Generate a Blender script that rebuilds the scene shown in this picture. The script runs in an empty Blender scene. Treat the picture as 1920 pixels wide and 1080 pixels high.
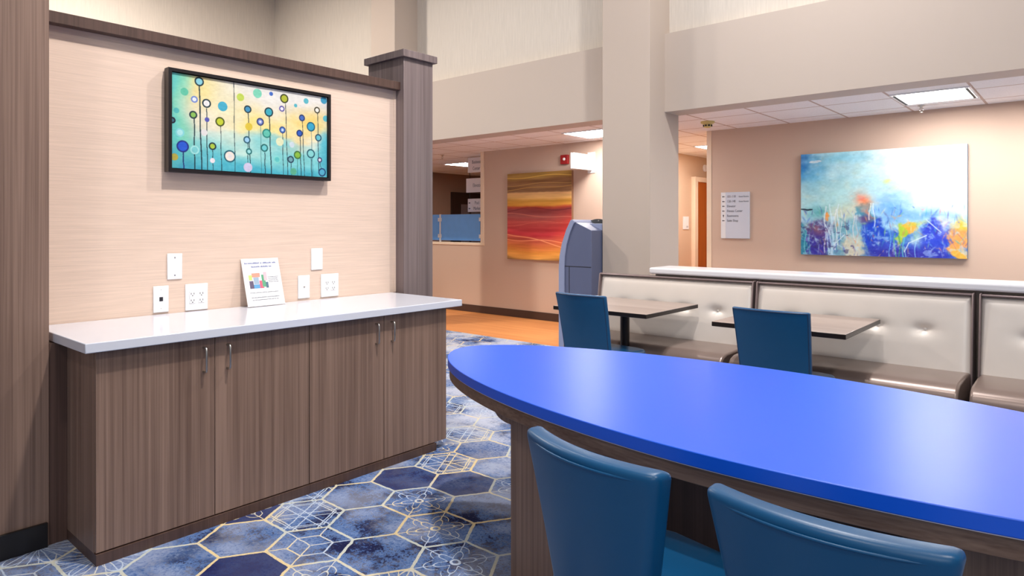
import bpy, bmesh, math, random
import numpy as np
from mathutils import Vector, Matrix, Euler
random.seed(5)
SC = bpy.context.scene
COL = SC.collection
PI = math.pi

# ------------------------------------------------------------------ camera, world, lights, exposure
cam_d = bpy.data.cameras.new('camera')
cam = bpy.data.objects.new('camera', cam_d); COL.objects.link(cam); SC.camera = cam
cam.location = (0, 0, 1.38)
cam.rotation_euler = (PI/2, 0, math.radians(40.9))
cam_d.sensor_width = 36.0
cam_d.lens = 1258.5/1920*36
cam_d.shift_y = -(540-422)/1920
cam_d.clip_start = 0.05

w = bpy.data.worlds.new('world'); SC.world = w; w.use_nodes = True
bg = w.node_tree.nodes['Background']
bg.inputs['Color'].default_value = (0.93, 0.95, 1.0, 1)
bg.inputs['Strength'].default_value = 0.22

def area(name, loc, power, size, color=(1, .93, .84), target=None, spread=180):
    d = bpy.data.lights.new(name, 'AREA'); d.shape = 'DISK'; d.size = size
    d.energy = power; d.color = color; d.spread = math.radians(spread)
    o = bpy.data.objects.new(name, d); COL.objects.link(o); o.location = loc
    if target is not None:
        o.rotation_euler = (Vector(target)-Vector(loc)).to_track_quat('-Z', 'Y').to_euler()
    return o
# the tall lobby's own ceiling lights, above the frame
area('lobby_light', (-1.2, 1.9, 5.30), 72, 0.2, (1, .94, .88), (-3.5, 2.0, 1.2), 105)
area('lobby_light', (-1.6, 4.25, 5.30), 135, 0.25, (1, .96, .93))
area('lobby_light', (1.8, 0.6, 5.30), 95, 0.5, (1, .95, .9))
area('lobby_light', (-0.6, -1.8, 5.30), 60, 0.5, (1, .95, .9))
area('lobby_light', (-8.6, 2.9, 5.30), 270, 0.35, (1, .9, .8))
area('lobby_light', (-5.2, 4.0, 5.30), 50, 0.35, (1, .95, .9))
# cool fill lamp added behind the camera
area('rear_fill', (2.5, -3.6, 3.2), 70, 3.2, (.9, .95, 1), (-2, 4, 1.5))

vs = SC.view_settings
vs.view_transform = 'Standard'; vs.look = 'None'; vs.exposure = 0.0; vs.gamma = 1.0
vs.use_curve_mapping = False
SC.cycles.max_bounces = 8
SC.cycles.diffuse_bounces = 5

# ------------------------------------------------------------------ helpers
def lin(r, g=None, b=None):
    if g is None: r, g, b = r
    f = lambda c: (c/255/12.92) if c/255 <= .04045 else ((c/255+.055)/1.055)**2.4
    return (f(r), f(g), f(b), 1)

class G:
    """tiny wrapper for building shader graphs"""
    def __init__(s, name):
        s.mat = bpy.data.materials.new(name); s.mat.use_nodes = True
        s.t = s.mat.node_tree; s.n = s.t.nodes; s.b = s.n['Principled BSDF']
    def L(s, a, b): s.t.links.new(a, b)
    def put(s, sock, v):
        if v is None: return
        if hasattr(v, 'is_output') or isinstance(v, bpy.types.NodeSocket): s.L(v, sock)
        else: sock.default_value = v
    def m(s, op, a, b=None, c=None, clamp=False):
        n = s.n.new('ShaderNodeMath'); n.operation = op; n.use_clamp = clamp
        s.put(n.inputs[0], a); s.put(n.inputs[1], b); s.put(n.inputs[2], c)
        return n.outputs[0]
    def mix(s, f, a, b):
        n = s.n.new('ShaderNodeMix'); n.data_type = 'RGBA'
        s.put(n.inputs[0], f); s.put(n.inputs[6], a); s.put(n.inputs[7], b)
        return n.outputs[2]
    def pos(s):
        n = s.n.new('ShaderNodeNewGeometry'); return n.outputs['Position']
    def scale(s, v, xyz, off=(0, 0, 0)):
        n = s.n.new('ShaderNodeMapping'); n.inputs['Scale'].default_value = xyz
        n.inputs['Location'].default_value = off
        s.L(v, n.inputs['Vector']); return n.outputs[0]
    def noise(s, v, sc, det=3, rough=.5):
        n = s.n.new('ShaderNodeTexNoise'); s.L(v, n.inputs['Vector'])
        n.inputs['Scale'].default_value = sc; n.inputs['Detail'].default_value = det
        n.inputs['Roughness'].default_value = rough
        return n.outputs[0]
    def ramp(s, f, lo, hi, a=0.0, b=1.0):
        n = s.n.new('ShaderNodeMapRange'); n.clamp = True
        s.put(n.inputs[0], f)
        n.inputs[1].default_value = lo; n.inputs[2].default_value = hi
        n.inputs[3].default_value = a; n.inputs[4].default_value = b
        return n.outputs[0]
    def bump(s, h, strength=.2, dist=.002):
        n = s.n.new('ShaderNodeBump'); n.inputs['Strength'].default_value = strength
        n.inputs['Distance'].default_value = dist; s.L(h, n.inputs['Height'])
        s.L(n.outputs[0], s.b.inputs['Normal'])
    def out(s, color=None, rough=.5, metal=0, spec=.5, coat=0):
        if color is not None: s.put(s.b.inputs['Base Color'], color)
        s.put(s.b.inputs['Roughness'], rough); s.put(s.b.inputs['Metallic'], metal)
        s.b.inputs['Specular IOR Level'].default_value = spec
        s.b.inputs['Coat Weight'].default_value = coat
        return s.mat

def plain(name, rgb, rough=.5, metal=0, spec=.5, coat=0, var=.04):
    g = G(name); c = lin(rgb); d = tuple(x*(1-var*2) for x in c[:3])+(1,)
    n = g.noise(g.pos(), 9.0)
    return g.out(g.mix(n, c, d), rough, metal, spec, coat)

def wood(name, dark, light, scale=1.0, axis='z', rough=.42, spec=.4):
    g = G(name); p = g.pos()
    s = {'z': (48, 48, .55), 'x': (.8, 34, 40)}[axis]
    fine = {'z': (170, 170, 1.4), 'x': (1.6, 170, 190)}[axis]
    broad = {'z': (8, 8, .18), 'x': (.3, 9, 9)}[axis]
    a = g.noise(g.scale(p, s), scale, 4, .6)
    b = g.noise(g.scale(p, fine), scale, 2, .5)
    c = g.noise(g.scale(p, broad), scale, 2, .5)
    f = g.m('ADD', g.m('MULTIPLY', a, .5), g.m('ADD', g.m('MULTIPLY', b, .28), g.m('MULTIPLY', c, .22)))
    f = g.ramp(f, .36, .64)
    col = g.mix(f, lin(dark), lin(light))
    g.bump(b, .08, .001)
    return g.out(col, rough, 0, spec)

M = {}
M['wood'] = wood('brown laminate', (102, 80, 70), (148, 122, 108))
M['woodcol'] = wood('grey brown laminate', (96, 84, 84), (132, 118, 117))
M['wooddark'] = wood('dark laminate', (70, 52, 46), (94, 72, 64))
M['woodh'] = wood('apron laminate', (88, 66, 55), (132, 108, 94), axis='x')
M['tabletop'] = wood('taupe laminate', (142, 124, 116), (176, 160, 151), axis='x', rough=.3)
M['doorwood'] = wood('honey wood door', (150, 74, 24), (196, 112, 48))
M['woodfloor'] = wood('orange wood flooring', (196, 124, 68), (226, 158, 98), axis='x', rough=.5, spec=.3)

def wallpaper(name, rgb, var, axis):
    g = G(name); p = g.pos()
    s = (60, 60, 3.2) if axis == 'v' else (3.0, 3.0, 150)
    a = g.noise(g.scale(p, s), 1.0, 4, .7)
    c = lin(rgb); d = tuple(x*(1-var) for x in c[:3])+(1,)
    g.bump(a, .25, .002)
    return g.out(g.mix(g.ramp(a, .3, .7), d, c), .75, 0, .2)
M['paper_up'] = wallpaper('streaked upper wallpaper', (222, 214, 203), .13, 'v')
M['paper_part'] = wallpaper('grasscloth wallpaper', (224, 200, 183), .17, 'h')
def paint(name, rgb):
    g = G(name); n = g.noise(g.pos(), 220, 2)
    g.bump(n, .1, .001)
    return g.out(lin(rgb), .7, 0, .25)
M['beige'] = paint('beige wall paint', (198, 185, 174))
M['column'] = paint('column paint', (196, 182, 170))
M['far'] = paint('far wall paint', (206, 180, 161))
M['hall'] = paint('hall wall paint', (204, 176, 150))
M['brown'] = paint('office wall paint', (146, 118, 100))
M['plaster'] = paint('lobby ceiling paint', (235, 230, 224))
M['black'] = plain('black rubber base', (24, 20, 20), .35)
M['brownbase'] = plain('brown rubber base', (72, 50, 42), .5)
M['white'] = plain('white plastic', (236, 236, 238), .35)
M['whitetrim'] = plain('cream trim paint', (240, 218, 192), .45)
M['quartz'] = plain('white quartz', (212, 216, 228), .16, 0, .55, var=.01)
M['ledge'] = plain('white ledge stone', (236, 238, 244), .2, 0, .5, var=.01)
M['steel'] = plain('brushed nickel', (200, 196, 190), .28, 1)
M['darkslot'] = plain('dark slot', (35, 33, 33), .6)
M['blackmetal'] = plain('black pedestal metal', (44, 36, 34), .3, .3)
M['blue_top'] = plain('blue laminate', (6, 92, 228), .36, 0, .7, var=.015)
M['frame_black'] = plain('black picture frame', (26, 20, 22), .35)
M['canvas_edge'] = plain('canvas side', (150, 110, 80), .7)
M['canvas_edge2'] = plain('canvas side blue', (70, 110, 150), .7)
M['red'] = plain('red alarm plastic', (160, 24, 28), .35)
M['ivory'] = plain('ivory plastic', (215, 200, 130), .45)
M['atm'] = plain('slate blue plastic', (98, 106, 136), .4)
M['atm_light'] = plain('pale blue grey plastic', (150, 160, 192), .4)
M['atm_dark'] = plain('dark grey plastic', (76, 78, 78), .4)
M['signwhite'] = plain('white sign face', (232, 222, 224), .4, var=.01)
M['signsilver'] = plain('silver sign face', (208, 214, 226), .35, var=.01)
M['ink'] = plain('black lettering', (34, 34, 44), .6)
M['inkgrey'] = plain('grey lettering', (92, 98, 112), .6)
M['inkpale'] = plain('pale grey lettering', (190, 190, 192), .6)
M['inkblue'] = plain('blue lettering', (104, 116, 164), .6)
M['pewter'] = plain('pewter piping vinyl', (138, 122, 122), .32, .3)
M['oak_blk'] = plain('dark chair leg', (40, 30, 28), .4)

def vinyl(name, rgb, rough=.38, spec=.5, metal=0, grain=380, bs=.12):
    g = G(name); n = g.noise(g.pos(), grain, 2)
    g.bump(n, bs, .001)
    c = lin(rgb); d = tuple(x*.88 for x in c[:3])+(1,)
    return g.out(g.mix(g.noise(g.pos(), 5), c, d), rough, metal, spec)
M['cream'] = vinyl('pearl cream vinyl', (238, 230, 222), .36, .5, .12)
M['bronze'] = vinyl('bronze vinyl', (146, 128, 120), .3, .6, .3)
M['bluevinyl'] = vinyl('petrol blue vinyl', (6, 82, 130), .36, .5)
M['bluedark'] = vinyl('dark blue vinyl side', (24, 52, 88), .4, .5)

def tiles(name, rgb):
    g = G(name); p = g.pos()
    sx = g.n.new('ShaderNodeSeparateXYZ'); g.L(p, sx.inputs[0])
    def ln(v, off):
        u = g.m('DIVIDE', g.m('SUBTRACT', v, off), .61)
        fr = g.m('ABSOLUTE', g.m('SUBTRACT', u, g.m('ROUND', u)))
        return g.m('LESS_THAN', fr, .018)
    l = g.m('MAXIMUM', ln(sx.outputs[0], -.765), ln(sx.outputs[1], 7.47))
    n = g.noise(p, 90, 3)
    base = g.mix(g.ramp(n, .35, .65), tuple(x*.93 for x in lin(rgb)[:3])+(1,), lin(rgb))
    col = g.mix(l, base, lin(196, 176, 166))
    g.bump(g.m('SUBTRACT', 1.0, l), .5, .004)
    return g.out(col, .8, 0, .2)
M['tiles'] = tiles('acoustic ceiling tile', (246, 244, 245))

def emit(name, rgb, strength):
    g = G(name); g.b.inputs['Emission Color'].default_value = rgb+(1,)
    g.b.inputs['Emission Strength'].default_value = strength
    return g.out((.9, .9, .9, 1), .5)
M['lamp'] = emit('lit diffuser', (1, .97, .95), 38.0)

def artmat(name, rough=.55):
    g = G(name); a = g.n.new('ShaderNodeAttribute'); a.attribute_name = 'paint'
    g.bump(g.noise(g.pos(), 500, 2), .08, .001)
    return g.out(a.outputs['Color'], rough, 0, .3)
M['art'] = artmat('painted canvas')

def carpet():
    g = G('hexagon patterned carpet'); p = g.pos()
    # slight hand-drawn wobble of every line
    nz = g.n.new('ShaderNodeTexNoise'); g.L(p, nz.inputs['Vector']); nz.inputs['Scale'].default_value = 26
    nz.inputs['Detail'].default_value = 2
    wob = g.n.new('ShaderNodeVectorMath'); wob.operation = 'MULTIPLY_ADD'
    g.L(nz.outputs['Color'], wob.inputs[0]); wob.inputs[1].default_value = (.011, .011, 0)
    g.L(p, wob.inputs[2])
    sx = g.n.new('ShaderNodeSeparateXYZ'); g.L(wob.outputs[0], sx.inputs[0])
    R3 = math.sqrt(3)
    u = g.m('MULTIPLY', g.m('ADD', sx.outputs[0], 2.55-.0055), 1.5/.288)
    v = g.m('MULTIPLY', g.m('SUBTRACT', sx.outputs[1], 1.925+.0055), R3/.3085)
    def lat(ou, ov):
        cu = g.m('MULTIPLY_ADD', g.m('ROUND', g.m('DIVIDE', g.m('SUBTRACT', u, ou), 3.0)), 3.0, ou)
        cv = g.m('MULTIPLY_ADD', g.m('ROUND', g.m('DIVIDE', g.m('SUBTRACT', v, ov), R3)), R3, ov)
        qu = g.m('SUBTRACT', u, cu); qv = g.m('SUBTRACT', v, cv)
        d = g.m('ADD', g.m('MULTIPLY', qu, qu), g.m('MULTIPLY', qv, qv))
        return cu, cv, qu, qv, d
    A = lat(0, 0); B = lat(1.5, R3/2)
    sel = g.m('LESS_THAN', B[4], A[4])
    pick = lambda k: g.m('ADD', g.m('MULTIPLY', B[k], sel), g.m('MULTIPLY', A[k], g.m('SUBTRACT', 1.0, sel)))
    cu, cv, qu, qv = pick(0), pick(1), pick(2), pick(3)
    ci = g.m('ROUND', g.m('DIVIDE', cu, 1.5)); cj = g.m('DIVIDE', g.m('ROUND', g.m('DIVIDE', cv, R3/2)), 2.0)
    h = g.m('ADD', g.m('ADD', g.m('MULTIPLY', ci, .7961), g.m('MULTIPLY', cj, .5794)),
            g.m('ADD', g.m('MULTIPLY', g.m('MULTIPLY', ci, cj), .9189), .3332))
    t = g.m('FRACT', h)
    aq, av = g.m('ABSOLUTE', qu), g.m('ABSOLUTE', qv)
    k = 2/R3
    d = g.m('MAXIMUM', g.m('MULTIPLY', av, k), g.m('MULTIPLY', g.m('ADD', g.m('MULTIPLY', aq, R3/2), g.m('MULTIPLY', av, .5)), k))
    r = g.m('SQRT', g.m('ADD', g.m('MULTIPLY', qu, qu), g.m('MULTIPLY', qv, qv)))
    th = g.m('ARCTAN2', qv, qu)
    near = lambda x, c, wd: g.m('LESS_THAN', g.m('ABSOLUTE', g.m('SUBTRACT', x, c)), wd)
    AND = lambda a, b: g.m('MULTIPLY', a, b)
    OR = lambda a, b: g.m('MAXIMUM', a, b)
    rng = lambda lo, hi: AND(g.m('GREATER_THAN', t, lo), g.m('LESS_THAN', t, hi))
    edge = g.m('GREATER_THAN', d, .957)
    cos3 = g.m('ABSOLUTE', g.m('COSINE', g.m('MULTIPLY', th, 3.0)))
    ray = lambda n_, ph, wd: g.m('LESS_THAN', g.m('MULTIPLY', g.m('ABSOLUTE', g.m('SINE', g.m('MULTIPLY_ADD', th, n_/2.0, ph))), g.m('MULTIPLY', r, 2.0/n_)), wd)
    # starburst: twelve rays and six long petals
    star = OR(ray(12.0, 0.0, .013), near(g.m('MULTIPLY', r, 1.0), g.m('MULTIPLY', cos3, .92), .028))
    star = OR(star, ray(12.0, PI/2, .009))
    # woven pairs of lines in three directions
    weave = None
    for a in (30, 90, 150):
        tt = g.m('ABSOLUTE', g.m('ADD', g.m('MULTIPLY', qu, math.cos(math.radians(a))), g.m('MULTIPLY', qv, math.sin(math.radians(a)))))
        x = OR(near(tt, .11, .017), OR(near(tt, .02, .0), near(tt, .62, .017)))
        weave = x if weave is None else OR(weave, x)
    weave = OR(weave, near(d, .8, .018))
    # tumbling cube
    six_v = ray(6.0, 0.0, .018)
    cube = OR(near(d, .52, .025), AND(six_v, OR(g.m('GREATER_THAN', d, .52), g.m('LESS_THAN', g.m('COSINE', g.m('MULTIPLY', th, 3.0)), 0.0))))
    # flower
    fl = OR(near(r, g.m('MULTIPLY_ADD', g.m('COSINE', g.m('MULTIPLY', th, 6.0)), .15, .34), .026), near(r, .1, .03))
    fl = OR(fl, AND(ray(6.0, 0.0, .014), g.m('GREATER_THAN', r, .5)))
    fl = OR(fl, AND(near(r, g.m('MULTIPLY_ADD', cos3, .3, .42), .016), g.m('GREATER_THAN', r, .5)))
    deco = OR(OR(AND(star, rng(.5, .625)), AND(weave, rng(.625, .75))), OR(AND(cube, rng(.75, .875)), AND(fl, rng(.875, 1.1))))
    # ground
    big = g.noise(p, 1.35, 2)
    mid = g.noise(p, 6.0, 4, .6)
    fine = g.noise(p, 60, 4, .75)
    fib = g.noise(p, 420, 1)
    yfar = g.ramp(sx.outputs[1], 2.2, 3.4)  # paler far off: carpet's own pattern plus grazing sheen mixed into the colour
    blue = g.mix(g.ramp(fine, .35, .65), lin(56, 84, 138), lin(112, 138, 182))
    nav = g.ramp(g.m('ADD', g.m('MULTIPLY', mid, .5), g.m('MULTIPLY', fine, .5)), .50, .535)
    nav2 = g.m('MULTIPLY', nav, g.ramp(g.m('ADD', big, g.m('MULTIPLY', yfar, -.05)), .34, .42))
    ground = g.mix(nav2, blue, lin(28, 32, 68))
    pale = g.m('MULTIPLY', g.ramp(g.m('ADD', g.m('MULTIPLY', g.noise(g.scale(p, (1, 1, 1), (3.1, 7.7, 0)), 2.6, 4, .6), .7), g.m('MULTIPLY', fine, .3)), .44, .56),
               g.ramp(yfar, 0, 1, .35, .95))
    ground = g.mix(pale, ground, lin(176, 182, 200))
    navcell = g.m('MULTIPLY', g.m('GREATER_THAN', g.m('FRACT', g.m('MULTIPLY', h, 7.31)), .88), g.m('SUBTRACT', 1.0, yfar))
    ground = g.mix(g.m('MULTIPLY', navcell, .85), ground, lin(34, 38, 86))
    warm = g.ramp(g.noise(g.scale(p, (1, 1, 1), (9, 2, 0)), 2.2, 2), .42, .58)
    ecol = g.mix(warm, lin(186, 192, 186), lin(216, 196, 150))
    dcol = g.mix(warm, lin(176, 190, 210), lin(214, 200, 162))
    wear = g.ramp(g.noise(p, 150, 2), .3, .45, .55, 1.0)
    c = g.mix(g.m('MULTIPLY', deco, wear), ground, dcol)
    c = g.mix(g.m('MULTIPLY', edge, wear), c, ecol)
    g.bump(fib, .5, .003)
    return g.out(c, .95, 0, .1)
M['carpet'] = carpet()

# ---- mesh helpers (all build in world coordinates, shifted to the parent's base)
def box(bm, x0, x1, y0, y1, z0, z1, mat_index=0):
    v = [bm.verts.new((x, y, z)) for x in (x0, x1) for y in (y0, y1) for z in (z0, z1)]
    fs = [(0, 1, 3, 2), (4, 6, 7, 5), (0, 4, 5, 1), (2, 3, 7, 6), (0, 2, 6, 4), (1, 5, 7, 3)]
    for f in fs:
        fa = bm.faces.new([v[i] for i in f]); fa.material_index = mat_index
    return v

def prism(bm, pts, a0, a1, axis='z'):
    """extrude a polygon of 2-D points along an axis"""
    def P(p, a):
        return {'z': (p[0], p[1], a), 'y': (p[0], a, p[1]), 'x': (a, p[0], p[1])}[axis]
    lo = [bm.verts.new(P(p, a0)) for p in pts]; hi = [bm.verts.new(P(p, a1)) for p in pts]
    n = len(pts)
    bm.faces.new(lo[::-1]); bm.faces.new(hi)
    for i in range(n): bm.faces.new((lo[i], lo[(i+1) % n], hi[(i+1) % n], hi[i]))

def tube(bm, pts, r, seg=10, closed=False, radii=None):
    pts = [Vector(p) for p in pts]; rings = []; n = len(pts)
    up = None
    for i, p in enumerate(pts):
        if closed: d = (pts[(i+1) % n]-pts[i-1]).normalized()
        else: d = (pts[min(i+1, n-1)]-pts[max(i-1, 0)]).normalized()
        if up is None:
            up = Vector((0, 0, 1)) if abs(d.z) < .9 else Vector((1, 0, 0))
        a = d.cross(up).normalized(); b = a.cross(d).normalized(); up = b
        rr = radii[i] if radii else r
        rings.append([bm.verts.new(p+a*math.cos(2*PI*k/seg)*rr+b*math.sin(2*PI*k/seg)*rr) for k in range(seg)])
    m = n if closed else n-1
    for i in range(m):
        A, B = rings[i], rings[(i+1) % n]
        for k in range(seg): bm.faces.new((A[k], A[(k+1) % seg], B[(k+1) % seg], B[k]))
    if not closed:
        bm.faces.new(rings[0][::-1]); bm.faces.new(rings[-1])

def lathe(bm, prof, c, seg=32):
    rings = []
    for r, z in prof:
        rings.append([bm.verts.new((c[0]+r*math.cos(2*PI*k/seg), c[1]+r*math.sin(2*PI*k/seg), c[2]+z)) for k in range(seg)])
    for A, B in zip(rings, rings[1:]):
        for k in range(seg): bm.faces.new((A[k], A[(k+1) % seg], B[(k+1) % seg], B[k]))
    bm.faces.new(rings[0][::-1]); bm.faces.new(rings[-1])

def wpos(o):
    v = Vector((0, 0, 0))
    while o is not None:
        v = v+o.location; o = o.parent
    return v

def obj(name, bm, mat, parent=None, bevel=0, seg=2, smooth=False, origin=None, sub=0):
    bmesh.ops.recalc_face_normals(bm, faces=bm.faces)
    me = bpy.data.meshes.new(name)
    off = None
    if parent is not None:
        off = wpos(parent) + (Vector(origin)-wpos(parent) if origin else Vector((0, 0, 0)))
    elif origin: off = Vector(origin)
    if off is not None: bmesh.ops.translate(bm, verts=bm.verts, vec=-off)
    bm.to_mesh(me); bm.free()
    for m_ in (mat if isinstance(mat, (list, tuple)) else [mat]): me.materials.append(m_)
    o = bpy.data.objects.new(name, me); COL.objects.link(o)
    if parent is not None:
        o.parent = parent
        if origin: o.location = Vector(origin)-wpos(parent)
    elif origin: o.location = origin
    if sub:
        sm = o.modifiers.new('subdivision', 'SUBSURF'); sm.levels = sub; sm.render_levels = sub
    if bevel:
        b = o.modifiers.new('bevel', 'BEVEL'); b.width = bevel; b.segments = seg; b.limit_method = 'ANGLE'
        b.angle_limit = math.radians(40); b.harden_normals = False
    if smooth or bevel:
        for f in me.polygons: f.use_smooth = True
        if not smooth:
            me.set_sharp_from_angle(angle=math.radians(35))
    return o

def bx(name, dims, mat, parent=None, bevel=0, seg=2, origin=None):
    bm = bmesh.new(); box(bm, *dims)
    return obj(name, bm, mat, parent, bevel, seg, origin=origin)

def tag(o, label, cat, group=None, kind=None):
    if label: o['label'] = label
    if cat: o['category'] = cat
    if group: o['group'] = group
    if kind: o['kind'] = kind
    return o

def struct(o): o['kind'] = 'structure'; return o

def thing(name, label, cat, loc, group=None, rotz=0):
    o = bpy.data.objects.new(name, None); COL.objects.link(o); o.location = loc
    o.rotation_euler = (0, 0, rotz); o.empty_display_size = .1
    bpy.context.view_layer.update()
    return tag(o, label, cat, group)

def text_bm(s, size, mtx, align='LEFT', extrude=.0006, bold=0.0, sx=1.0, spacing=1.0):
    c = bpy.data.curves.new('lettering', 'FONT'); c.body = s; c.size = size; c.align_x = align
    c.extrude = extrude; c.offset = bold; c.space_line = spacing; c.resolution_u = 3
    t = bpy.data.objects.new('lettering', c)
    COL.objects.link(t)
    dg = bpy.context.evaluated_depsgraph_get()
    me = bpy.data.meshes.new_from_object(t.evaluated_get(dg))
    bm = bmesh.new(); bm.from_mesh(me)
    bpy.data.objects.remove(t); bpy.data.curves.remove(c); bpy.data.meshes.remove(me)
    bm.transform(mtx @ Matrix.Diagonal((sx, 1, 1, 1)))
    return bm
def face_m(loc, facing):
    """matrix for lettering on a vertical face; facing '-y' or '+x'"""
    e = {'-y': Euler((PI/2, 0, 0)), '+x': Euler((PI/2, 0, PI/2))}[facing]
    return Matrix.Translation(loc) @ e.to_matrix().to_4x4()
def join_bm(dst, src):
    me = bpy.data.meshes.new('tmp'); src.to_mesh(me); src.free(); dst.from_mesh(me); bpy.data.meshes.remove(me)

# ------------------------------------------------------------------ the setting
XW = -3.72      # wallpapered partition face
YB = 6.1        # plane of the lobby's back wall band
YF = 7.65       # far wall in the low hall
ZC = 2.53       # low ceiling
bm = bmesh.new(); box(bm, -10.9, 5.2, -4.2, 6.1, -.05, 0); box(bm, -3.3, 5.2, 6.1, 13.2, -.05, 0); struct(obj('floor', bm, M['carpet']))
bm = bmesh.new(); box(bm, -10.9, -3.3, 6.1, 13.2, -.05, 0); struct(obj('floor', bm, M['woodfloor']))
bm = bmesh.new(); box(bm, -10.9, 5.2, 6.4, 13.2, ZC, ZC+.05); struct(obj('ceiling', bm, M['tiles']))
bm = bmesh.new(); box(bm, -10.9, 5.2, -4.2, 6.2, 5.45, 5.5); struct(obj('ceiling', bm, M['plaster']))
# tall lobby walls
struct(bx('wall_back_band', (-10.9, 5.2, YB, 6.4, 2.515, 3.30), M['beige']))
struct(bx('wall_back_upper', (-10.9, 5.2, 6.2, 6.4, 3.30, 5.45), M['paper_up']))
bm = bmesh.new(); box(bm, -11.05, -10.9, -4.2, 6.4, 0, 5.45); struct(obj('wall_left_outer', bm, M['paper_up']))
bm = bmesh.new(); box(bm, -11.05, -10.9, 6.4, 13.2, 0, 2.58); struct(obj('wall_left_hall', bm, M['brown']))
struct(bx('wall_center', (-3.80, -3.255, 5.80, 6.40, 0, 5.45), M['column'], bevel=.004))
struct(bx('wall_pilaster', (-7.63, -7.115, 5.80, 6.40, 0, 5.45), M['column'], bevel=.004))
# wood panelled wall at the left of the frame
struct(bx('wall_left', (-3.85, -3.40, -2.5, .880, 0, 5.3), M['wood'], bevel=.002))
struct(bx('trim_4', (-3.72, -3.405, .881, .948, 0, .868), M['wooddark']))
struct(bx('baseboard_left', (-3.40, -3.385, -2.5, .872, 0, .105), M['black'], bevel=.002))
# partition with grasscloth paper, capped with a wood rail
struct(bx('wall_partition', (-3.88, XW, .881, 3.04, 0, 2.325), M['paper_part']))
struct(bx('trim_1', (-3.93, -3.665, .881, 3.04, 2.325, 2.380), M['wooddark'], bevel=.002))
struct(bx('trim_2', (XW, XW+.004, 3.022, 3.04, .911, 2.324), M['paper_part']))
# far wall behind the orange painting, with the opening to the office at its left
bm = bmesh.new(); box(bm, -7.20, -4.88, YF, YF+.12, 0, ZC); box(bm, -10.9, -7.20, YF, YF+.12, 0, 1.07)
struct(obj('wall_far', bm, M['far']))
struct(bx('baseboard_far', (-10.9, -4.88, YF-.012, YF, 0, .115), M['brownbase'], bevel=.003))
bm = bmesh.new(); box(bm, -7.27, -7.20, YF-.015, YF+.13, 1.10, ZC); box(bm, -10.9, -7.198, YF-.015, YF+.13, 1.06, 1.10)
struct(obj('trim_3', bm, M['whitetrim'], bevel=.003))
# hall going away between the far walls
struct(bx('wall_hall', (-5.16, -5.035, YF+.12, 13.2, 0, ZC), M['hall']))
struct(bx('wall_right', (-3.52, 5.2, 7.78, 7.92, 0, ZC), M['far']))
struct(bx('wall_right_return', (-3.58, -3.52, 7.775, 13.2, 0, ZC), M['whitetrim']))
struct(bx('baseboard_right', (-3.52, 5.2, 7.768, 7.78, 0, .115), M['brownbase']))
bm = bmesh.new(); box(bm, -10.9, 5.2, 13.2, 13.3, 0, ZC); struct(obj('wall_end', bm, M['brown']))
# low wall behind the banquettes
struct(bx('wall_low', (-2.84, 5.2, 5.16, 5.40, 0, .965), M['beige']))

# door in the hall's left wall
struct(bx('door_1', (-5.04, -4.995, 10.46, 11.42, 0, 2.10), M['doorwood'], bevel=.003))
bm = bmesh.new()
box(bm, -5.035, -4.965, 10.345, 10.46, 0, 2.18); box(bm, -5.035, -4.965, 11.42, 11.53, 0, 2.18); box(bm, -5.035, -4.965, 10.46, 11.42, 2.10, 2.18)
struct(obj('trim_5', bm, M['whitetrim'], bevel=.004))
# dark doorway in the office's outer wall
bm = bmesh.new(); box(bm, -10.9, -10.84, 10.48, 11.9, 0, 2.12); struct(obj('door_2', bm, plain('dark brown door', (52, 34, 28), .5)))
bm = bmesh.new(); box(bm, -10.84, -10.83, 10.75, 11.0, .3, 1.85); box(bm, -10.84, -10.83, 11.08, 11.6, .3, 1.85)
struct(obj('window_1', bm, plain('dim door glass', (120, 110, 112), .1)))

# ------------------------------------------------------------------ wood clad column beside the partition
c = thing('column', 'tall grey-brown wood-clad square column with a flat cap at the end of the partition', 'column', (-3.83, 3.24, 0))
bx('shaft', (-4.03, -3.63, 3.04, 3.31, 0, 2.552), M['woodcol'], c, bevel=.002)
bx('cap', (-4.055, -3.607, 3.018, 3.335, 2.552, 2.602), M['woodcol'], c, bevel=.002)

# ------------------------------------------------------------------ base cabinets and worktop
def handle(bm, x, y, z0, z1):
    pts = [(x, y, z0), (x+.02, y, z0), (x+.028, y, z0+.004), (x+.031, y, z0+.012)]
    pts += [(x+.031, y, z1-.012), (x+.028, y, z1-.004), (x+.02, y, z1), (x, y, z1)]
    tube(bm, pts, .0048, 10)
def cabinet(y0, y1, ym, h0, h1, label, first, side_left, toe_y1):
    c = thing('base_cabinet', label, 'cabinet', (-3.36, (y0+y1)/2, 0), 'base cabinets under the white worktop')
    bm = bmesh.new(); box(bm, -3.70, -3.072, y0+.0, y1, .045, .868); obj('carcass', bm, M['wood'], c)
    bx('toe_kick', (-3.70, -3.042, y0+.0, toe_y1, 0, .045), M['wooddark'], c)
    for a, b, hy in ((y0, ym, h0), (ym, y1, h1)):
        d = bx('door', (-3.071, -3.05, a+.0015, b-.0015, .050, .866), M['wood'], c, bevel=.0012)
        bm = bmesh.new(); handle(bm, -3.051, hy, .715, .825)
        o = obj('handle', bm, M['steel'], d, smooth=True); o['label'] = 'brushed nickel bar handle'
cabinet(.949, 1.928, 1.437, 1.385, 1.495, 'left brown two-door base cabinet, beside the wood panelled wall', True, True, 1.928)
cabinet(1.929, 2.896, 2.409, 2.352, 2.462, 'right brown two-door base cabinet, nearest the blue table', False, False, 2.805)
bm = bmesh.new(); prism(bm, [(-3.716, .90), (-3.01, .90), (-3.01, 2.995), (-3.716, 2.995)], .870, .910)
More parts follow.
